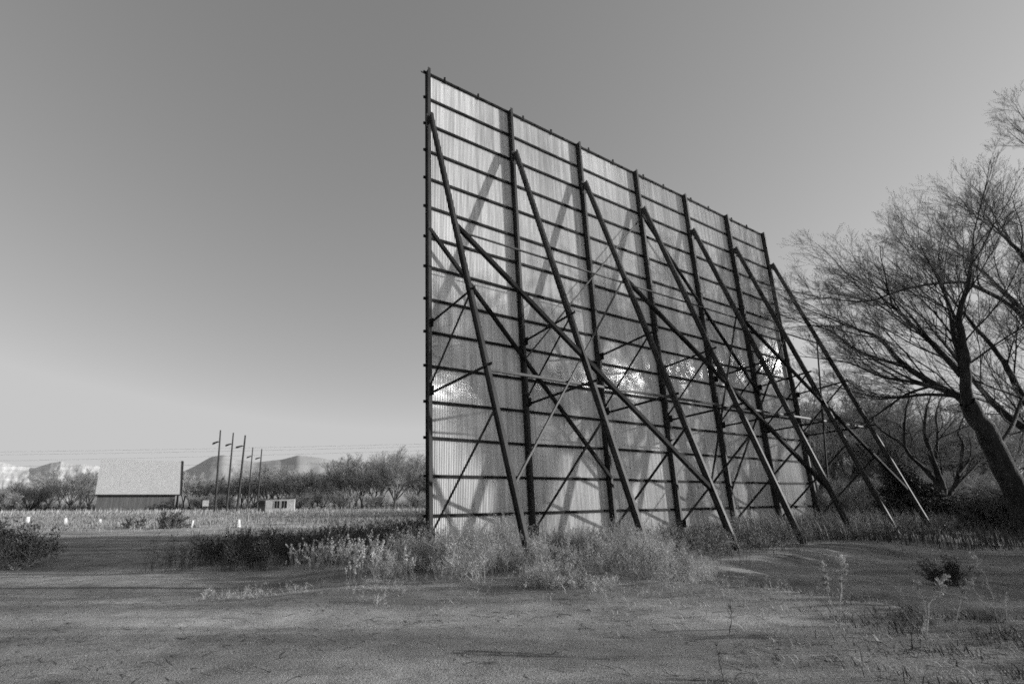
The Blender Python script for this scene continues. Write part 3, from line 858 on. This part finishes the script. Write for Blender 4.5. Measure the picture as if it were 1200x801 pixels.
clods('gravel', C, .012, 'seed', 'pale gravel specks strewn over the dirt lot', 'gravel')
C = scatter(700, wedge(3.3, 12, -1.0, 1.2, .6), lambda x, y: .1+.9*sstep(.5, .7, vnoise(x*.7, y*1.6, 98)))
clods('dark_clods', C, .03, 'clod', 'larger dark clods and scraps in loose patches on the dirt', 'clods')
ln = Lines()
C = scatter(2600, wedge(3.3, 12, -.95, 1.2, .5), lambda x, y: .15+.85*sstep(.45, .7, vnoise(x*.6, y*1.2, 97)))
k = len(C); az = nr.uniform(0, 2*np.pi, k); ll = nr.uniform(.03, .22, k)
dv = np.stack([np.cos(az), np.sin(az), nr.uniform(0, .25, k)], -1)*ll[:, None]
ln.addmany(np.stack([C + [0, 0, .012], C + dv*.5 + [0, 0, .016] + nr.normal(0, .008, (k, 3)), C + dv + [0, 0, .012]], 1), np.tile([[.0035, .003, .0015]], (k, 1)), 3)
o = link('dead_sticks', ln.mesh('dead_sticks', False), 'stick'); tag(o, 'dead sticks and stalks lying on the dirt', 'sticks', None, 'stuff')

C = scatter(2200, band(-118, 4, 108, 128), lambda x, y: sstep(.2, .5, vnoise(x*.15, y*.2, 33)))
herb('underbrush', C, nr.uniform(.8, 2.4, len(C)), 'grey leafless underbrush along the foot of the far tree line', .5, .022, 7, 'farbark', None, tl=.5, per=2, clump=.8, t_from=.15, cat='underbrush')
C = scatter(900, band(26, 110, 50, 95), lambda x, y: (x > y*.7)*1.0)
herb('underbrush', C, nr.uniform(1.2, 3.4, len(C)), 'grey leafless underbrush far behind the leaning tree', .5, .018, 9, 'fartwig', None, tl=.5, per=3, clump=.8, t_from=.15, cat='underbrush')
# mats of flattened stalks
C = scatter(26000, band(2.5, 9, 3.2, 8), lambda x, y: sstep(3, 6.5, x + (5-y)*.7)*sstep(.4, .6, vnoise(x*2.2, y*3.5, 83)))
blades('flattened_grass', C, nr.uniform(.04, .16, len(C)), .0045, 1.2, 'darkweed', label='dark flattened grass mats in the lower right corner', cat='grass', lx=-.5)
# individual plants
def bush(name, loc, h, wd, n, m, fm, label, seed, rad=.007, fs=.03, cat='bush', twigs=26):
    global nr
    keep = nr; nr = np.random.default_rng(seed)
    ln = Lines(); fl = []
    C = np.zeros((n, 3)); C[:, :2] = nr.normal(0, wd*.12, (n, 2))
    stems(ln, C, np.full(n, h)*nr.uniform(.6, 1.1, n), math.atan2(wd*.5, h*.8), rad, n=5, twigs=twigs, flakes=fl, tl=.38, ta=.8, t_from=.15)
    root = empty(name, loc)
    link('stems', ln.mesh('stems', False), m, root)
    link('foliage', flake_mesh('foliage', np.concatenate(fl), fs), fm, root)
    tag(root, label, cat)
    nr = keep
    return root
def gp(px, py, z=None):
    """ground point seen at a pixel of the survey"""
    d = cf*F_PX + R2*(px-PPX) - U2*(py-PPY)
    p = Vector((0, 0, CAMH)); t = 2.0/d.y
    for _ in range(4000):
        q_ = p + d*t
        if q_.z <= float(gh(q_.x, q_.y)): break
        t *= 1.004
    q_.z = float(gh(q_.x, q_.y)); return q_
p = gp(22, 664); bush('bush', p, 1.35, 2.0, 60, 'weed', 'darkweed', 'dark rounded bush at the left edge of the lot', 201, fs=.035)
p = gp(-12, 666); bush('bush', p, 1.5, 1.8, 50, 'weed', 'darkweed', 'dark bush cut by the left frame edge', 202, fs=.035)
p = gp(62, 655); bush('weed', p, .7, .5, 10, 'darkweed', 'darkweed', 'small thin weed just right of the dark rounded bush', 203, rad=.005, fs=.02, cat='weed', twigs=10)
p = gp(1111, 686); bush('bush', p, .66, .95, 44, 'shrub', 'shrub', 'small dark ball-shaped bush in the hollow on the right', 204, fs=.016, rad=.005, twigs=20)
p = gp(234, 653); bush('weed', p, .85, .6, 14, 'darkweed', 'darkweed', 'lone thin weed in the shadow between the bollards and the dirt', 205, rad=.006, fs=.02, cat='weed', twigs=10)
p = gp(200, 619); bush('bush', p, 1.1, 3.0, 60, 'field', 'darkweed', 'low tangled bush in the field before the barn', 206, rad=.02, fs=.06)
p = gp(158, 618); bush('bush', p, .8, 2.6, 50, 'field', 'field', 'low pale bush left of the tangled one in the field', 207, rad=.02, fs=.06)
# dark evergreen beyond the last brace
def conifer(name, loc, h, r0, label, seed, lean=(0, 0)):
    r = random.Random(seed); g_ = np.random.default_rng(seed)
    big, fine = Lines(), Lines()
    big.add([Vector((lean[0]*t, lean[1]*t, h*t)) for t in (0, .33, .66, 1)], [.14, .1, .06, .02], 7)
    fl = []
    for k in range(230):
        t = .06 + .92*(k/230)**.9
        an = r.uniform(0, 6.28); l = r0*(1-t)**.75*r.uniform(.6, 1.15)+.12
        p0 = Vector((lean[0]*t, lean[1]*t, h*t)); d = Vector((math.cos(an), math.sin(an), r.uniform(-.25, .3)))
        pts = [p0, p0 + d*l*.5 + Vector((0, 0, -.05*l)), p0 + d*l + Vector((0, 0, -.04*l))]
        fine.add(pts, [.02, .012, .006], 3)
        n_ = int(60*l)+20
        u_ = g_.uniform(.15, 1.05, n_)[:, None]
        fl.append(np.array(pts[0])*(1-u_) + np.array(pts[2])*u_ + g_.normal(0, .09, (n_, 3)) + [0, 0, 0])
    root = empty(name, loc)
    link('trunk', big.mesh('trunk'), 'bark', root)
    link('branches', fine.mesh('branches', False), 'bark', root)
    link('foliage', flake_mesh('foliage', np.concatenate(fl), .085), 'shrub', root)
    tag(root, label, 'tree')
p = at(1084, 606, 30); conifer('evergreen_tree', (p.x, 30, -.1), 3.6, 2.1, 'dark leaning evergreen behind the last brace', 301, lean=(-1.0, .3))
p = at(1098, 606, 31); conifer('evergreen_tree', (p.x, 31, -.1), 2.2, 1.6, 'low dark evergreen at the foot of the small gnarled tree', 302)
# brush thickets under the trees on the right
bx = [(1000, 40, 3.0, 3.6, 'bushy leafless thicket behind the feet of the last two braces'), (1030, 36, 2.2, 3.0, 'leafless thicket just left of the dark evergreen'),
      (1125, 29, 1.6, 2.6, 'low dark thicket right of the gnarled tree'), (1150, 28, 1.9, 3.0, 'dark thicket in front of the leaning trunk'),
      (1182, 27, 2.0, 3.4, 'dark thicket around the foot of the leaning trunk'), (1212, 26, 1.9, 3.2, 'dark thicket at the right frame edge'), (965, 44, 2.6, 3.4, 'thicket at the far end of the screen'), (1085, 37, 2.4, 3.4, 'grey thicket behind the evergreen')]
for k, (px, Y, h, wd, lb) in enumerate(bx):
    p = at(px, 600, Y)
    bush('thicket', (p.x, Y, float(gh(p.x, Y))-.05), h, wd, 80, 'twig', 'darkweed', lb, 400+k, rad=.012, fs=.05, cat='thicket')
# unseen thicket rows added right of the view to shade the hollow
for k, (x, y, h) in enumerate([(17, 8.5, 2.8), (18.8, 11, 3.0), (20.5, 13.0, 3.0), (20, 6.5, 2.5), (24, 10, 3.1), (25, 15.5, 3.3), (22.5, 14.4, 3.2), (15.8, 6.2, 2.4), (26.5, 17.3, 3.4), (31, 19.5, 3.6)]):
    bush('thicket', (x, y, float(gh(x, y))-.1), h, 3.4, 110, 'twig', 'shrub', 'unseen dense thicket added beyond the right edge for its shade, ' + ['nearest the hollow', 'beside the first', 'next toward the screen', 'closest to the camera', 'in the back row', 'behind the one next to the screen', 'in the middle', 'lowest of the row', 'under the nearest shade tree', 'farthest back by the trees'][k], 440+k, rad=.02, fs=.12, cat='thicket', twigs=48)

# weed stalks in the foreground on the right
def stalk(base_px, base_py, pts, label, seed, plume=0, rad=.0058, m='weed'):
    """pts: pixel points up the stalk; plume: number of seed sprays toward the tip"""
    r = random.Random(seed); g_ = np.random.default_rng(seed)
    b = gp(base_px, base_py)
    P = [b] + [at(x, y, b.y + .03*k) for k, (x, y) in enumerate(pts)]
    P = [q_ - b for q_ in P]
    root = empty('weed_stalk', b)
    ln = Lines()
    Q = []
    for i in range(len(P)-1):
        for s_ in range(3): Q.append(P[i].lerp(P[i+1], s_/3) + rvec(r)*.004)
    Q.append(P[-1])
    n = len(Q)
    ln.add(Q, [rad*(1-.6*k/(n-1)) for k in range(n)], 5)
    fl = []
    for k in range(int(n*1.6)):
        t = r.uniform(.15, .95); i = int(t*(n-1)); p0 = Q[i]
        d = twist((Q[min(i+1, n-1)]-Q[max(i-1, 0)]).normalized(), r.uniform(.5, 1.0), r)
        l = r.uniform(.03, .10)
        ln.add([p0, p0+d*l*.5, p0+d*l], [rad*.4, rad*.35, rad*.2], 3)
        fl.append(np.array(p0+d*l)[None] + g_.normal(0, .008, (3, 3)))
    link('stem', ln.mesh('stem', False), m, root)
    if plume:
        for k in range(int(plume*1.7)):
            t = 1-.42*r.random()**1.2; i = min(int(t*(n-1)), n-2); p0 = Q[i]
            d = twist((Q[i+1]-Q[i]).normalized(), r.uniform(.4, 1.2), r); l = r.uniform(.02, .085)
            u_ = g_.uniform(.1, 1, 40)[:, None]
            fl.append(np.array(p0)*(1-u_) + np.array(p0+d*l)*u_ + g_.normal(0, .006, (40, 3)))
    link('seed_tuft', flake_mesh('seed_tuft', np.concatenate(fl), .0095 if m == 'weed' else .0045), 'seed' if m == 'weed' else m, root)
    tag(root, label, 'weed')
stalk(978, 768, [(979, 730), (972, 700), (966, 680), (964, 655)], 'tall plumed weed stalk on the mound, left of the pair', 501, 26)
stalk(984, 764, [(984, 720), (986, 690), (988, 665), (983, 652)], 'tall plumed weed stalk on the mound, right of the pair', 502, 22)
stalk(1086, 745, [(1088, 712), (1093, 700), (1100, 688), (1108, 674)], 'bent weed stalk with a curling seed head before the ball bush', 503, 24)
stalk(1086, 742, [(1084, 705), (1077, 695), (1074, 680)], 'short side weed stalk left of the curling one', 504, 8)
stalk(1120, 730, [(1124, 712), (1128, 695), (1136, 680)], 'weed stalk with a plume just right of the ball bush', 505, 18)
stalk(1166, 726, [(1152, 705), (1142, 692), (1140, 680)], 'thin leaning weed stalk between the plume and the tall one', 506, 0)
stalk(1168, 728, [(1164, 700), (1156, 678), (1146, 660), (1138, 646)], 'tallest leaning weed stalk near the right edge', 507, 10)
stalk(1180, 735, [(1180, 710), (1176, 698)], 'short weed stalk at the right end of the group', 508, 6)
stalk(1070, 712, [(1060, 698), (1048, 684)], 'thin bare stalk slanting left on the crest', 509, 0, .003)
stalk(855, 742, [(857, 722), (856, 706)], 'small dark upright stalk in the open dirt', 510, 5, .006, 'darkweed')
stalk(848, 800, [(843, 775), (838, 750)], 'dark bare stalk low in the foreground', 511, 2, .004, 'darkweed')
stalk(1068, 762, [(1069, 735), (1068, 716)], 'dark straight stalk on the slope of the mound', 512, 2, .005, 'darkweed')
stalk(914, 800, [(913, 780), (911, 762)], 'pale short stalk at the bottom edge', 513, 5, .004)
stalk(787, 705, [(787, 680), (786, 655)], 'pale straight stalk at the right end of the weed heap', 514, 8, .005)
stalk(1080, 770, [(1082, 740), (1086, 715)], 'faint pale stalk between the dark one and the curling one', 515, 3, .003)

# ------------------------------------------------------------------ barn
def barn():
    Yb = 108
    pc = at(160.5, 598, Yb)
    rz = math.atan2(-pc.x, Yb)*1.08
    root = empty('barn', (pc.x, Yb, -.45), rz)
    tag(root, 'big barn with a tall pale metal roof and dark wall across the field', 'barn')
    Lh = 7.75; wh = 3.6; rh = 10.6; dp = 3.6
    MB().box(-Lh+.4, Lh-.9, 0, dp*2, -.2, wh).build('wall', 'barnw', root)
    g_ = MB()
    for x in (-Lh+.4, Lh-.9):
        g_.poly([(x, 0, wh), (x, dp*2, wh), (x, dp, rh-.2)])
    g_.build('gable', 'barnw', root)
    rf = MB()
    n = 90
    for sgn in (0, 1):
        y0 = -.7 if sgn == 0 else dp*2+.7
        for k in range(n):
            xa = -Lh + 2*Lh*k/n; xb = xa + 2*Lh/n*.86; xc = -Lh + 2*Lh*(k+1)/n
            rf.poly([(xa, y0, wh-.35), (xb, y0, wh-.35), (xb, dp, rh), (xa, dp, rh)])
            up_ = .012
            rf.poly([(xb, y0, wh-.35), ((xb+xc)/2, y0, wh-.35+up_), ((xb+xc)/2, dp, rh+up_), (xb, dp, rh)])
            rf.poly([((xb+xc)/2, y0, wh-.35+up_), (xc, y0, wh-.35), (xc, dp, rh), ((xb+xc)/2, dp, rh+up_)])
    rf.build('roof', 'roofm', root)
    ev = MB().bar((-Lh, -.75, wh-.42), (Lh, -.75, wh-.42), (0, 1, 0), (0, 0, 1), .05, .12)
    ev.build('eave_board', 'dark', root)
    bb = MB()
    for y0 in (-.7, dp*2+.7): bb.bar((Lh+.1, y0, wh-.45), (Lh+.1, dp, rh+.05), (1, 0, 0), (0, 1, 0), .16, .16)
    bb.build('barge_board', 'dark', root)
    MB().tube([(Lh+.35, 7.9, -.3), (Lh+.35, 7.9, 11.0)], [.22, .17], 8).build('corner_post', 'dark', root)
barn()
# ------------------------------------------------------------------ shed
def shed():
    Ys = 88; p = at(323, 600, Ys)
    root = empty('shed', (p.x, Ys, -.45), math.atan2(-p.x, Ys)*.75)
    tag(root, 'low white shed with dark window openings in front of the trees', 'shed')
    MB().box(-3.0, 3.0, .02, 2.4, 0, 2.15).build('wall', 'white', root)
    rf = MB()
    rf.poly([(-3.2, -.25, 2.12), (3.2, -.25, 2.34), (3.2, 2.6, 2.34), (-3.2, 2.6, 2.12)])
    rf.poly([(-3.2, -.25, 2.2), (3.2, -.25, 2.42), (3.2, 2.6, 2.42), (-3.2, 2.6, 2.2)])
    rf.poly([(-3.2, -.25, 2.12), (3.2, -.25, 2.34), (3.2, -.25, 2.42), (-3.2, -.25, 2.2)])
    rf.poly([(3.2, -.25, 2.34), (3.2, 2.6, 2.34), (3.2, 2.6, 2.42), (3.2, -.25, 2.42)])
    rf.build('roof', 'rusty', root)
    for x0, x1 in ((-.3, .55), (.85, 1.75)):
        w_ = MB().box(x0, x1, -.01, .03, .65, 1.85).build('window', 'dark', root)
        f = MB()
        for a, b in ((x0-.06, x0), (x1, x1+.06)): f.box(a, b, -.04, .0, .6, 1.9)
        f.box(x0, x1, -.04, 0, .59, .65); f.box(x0, x1, -.04, 0, 1.85, 1.91); f.box((x0+x1)/2-.02, (x0+x1)/2+.02, -.035, -.012, .65, 1.85)
        f.build('frame', 'white', w_)
    MB().box(-2.95, -1.75, -.02, .018, .05, 1.95).build('door', 'rusty', root)
    tag(MB().box(-2.7, -2.0, -.05, -.022, 1.0, 1.8).build('window', 'dark', root), 'dark window in the grey end panel')
shed()
p = at(240, 598, 92)
root = empty('sign', (p.x, 92, -.45), .3)
tag(root, 'small blank white board on a post beside the light poles', 'sign')
MB().bar((0, 0, 1.0), (0, 0, 2.05), (1, 0, 0), (0, 1, 0), .5, .06).build('board', 'white', root)
pm_ = MB().box(-.35, -.25, .07, .17, -.1, 1.9); pm_.box(.25, .35, .07, .17, -.1, 1.9); pm_.build('post', 'wood', root)

# ------------------------------------------------------------------ light poles
ORDP = ['tallest light pole, leftmost of the five', 'second light pole from the left in the row of five', 'middle light pole of the five, with the thickest shaft', 'shorter light pole, fourth from the left', 'shorter light pole at the right end of the row, next to the shed']
pole0 = None
for k, (px, ty, bpx, Y) in enumerate([(258.4, 503.7, 252, 88), (273.5, 506.8, 265.5, 91), (287.5, 509.7, 278, 94), (296.3, 523.8, 289.5, 101), (306.8, 525.7, 301, 102.5)]):
    b_ = at(bpx, 598, Y); t_ = at(px, ty, Y); h = t_.z + .45
    if pole0 is None:
        pole0 = empty('light_pole')
        MB().tube([(0, 0, -.3), (0, 0, h*.5), (0, 0, h)], [.19, .16, .11], 10).build('pole', 'wood', pole0, True)
        am = MB().bar((0, 0, h-2.05), (-.75, -.1, h-2.12), (0, 1, 0), (0, 0, 1), .05, .05); am.build('arm', 'wood', pole0)
        lp = MB().bar((-.25, -.1, h-2.02), (-1.1, -.15, h-2.32), (0, 1, 0), (.3, 0, 1), .16, .10, .22, .16).build('lamp_head', 'dark', pole0)
        o = pole0; h0 = h
    else:
        o = copy_tree(pole0)
    o.location = (b_.x, Y, -.45)
    s_ = h/h0
    o.scale = ((1, 1.0, 1.25, .85, .95)[k],)*2 + (s_,)
    d = Vector((t_.x-b_.x, 0, h))
    o.rotation_euler = (0, math.atan2(d.x, d.z)*1.0, 0)
    tag(o, ORDP[k], 'light pole', 'light poles at the edge of the field')

# power lines
def cable(pa, pb, sag, label, r=.02):
    pts = []
    for k in range(25):
        t = k/24; q_ = pa.lerp(pb, t); q_.z -= sag*4*t*(1-t); pts.append(q_)
    b = pts[0].copy()
    o = MB().tube([q_-b for q_ in pts], [r]*25, 5).build('power_line', 'wire', None, True, b)
    tag(o, label, 'power line', 'power lines above the field')
for k, (ya, yb, lb) in enumerate([(528, 517.5, 'topmost power line crossing low in the sky'), (531.5, 520.5, 'second power line from the top'), (539, 524.5, 'third power line from the top'), (544, 540, 'lowest power line, just over the barn roof')]):
    cable(at(-80, ya+2, 150), at(620, yb-1, 135), .4, lb)

# ------------------------------------------------------------------ bollards and stakes
def bollard(px, py, h, r0, r1, label, lean=0):
    p = gp(px, py)
    root = empty('bollard', p)
    MB().tube([(0, 0, -.1), (0, 0, 0), (lean*.5, 0, h*.5), (lean, 0, h*.93), (lean, 0, h)], [r0*1.05, r0, (r0+r1)/2, r1, r1*.8], 12).build('body', 'conc', root, True)
    MB().tube([(0, 0, -.1), (0, 0, .05)], [r0*1.35, r0*1.3], 12).build('base', 'clod', root, True)
    tag(root, label, 'bollard', 'white bollards in the field')
bollard(278.5, 618, .62, .25, .15, 'largest white tapered concrete bollard, nearest the light poles')
bollard(224, 618, .55, .11, .10, 'narrow white bollard left of the largest one', .05)
bollard(116, 613.5, .42, .18, .14, 'smallest white bollard, in front of the left end of the barn')
bollard(76, 614.5, .58, .20, .17, 'leaning white bollard, second from the left edge', -.1)
bollard(31, 612.5, .60, .24, .20, 'white bollard nearest the left edge')
for px, py, h, lb in ((289.5, 618, 1.45, 'thin pale stake right of the largest bollard'), (383.5, 615, 1.15, 'thin pale stake alone in the field near the screen')):
    p = gp(px, py)
    o = MB().bar((0, 0, -.1), (.03, 0, h), (1, 0, 0), (0, 1, 0), .03, .03, .025, .025).build('stake', 'weed', None, False, p)
    tag(o, lb, 'stake')
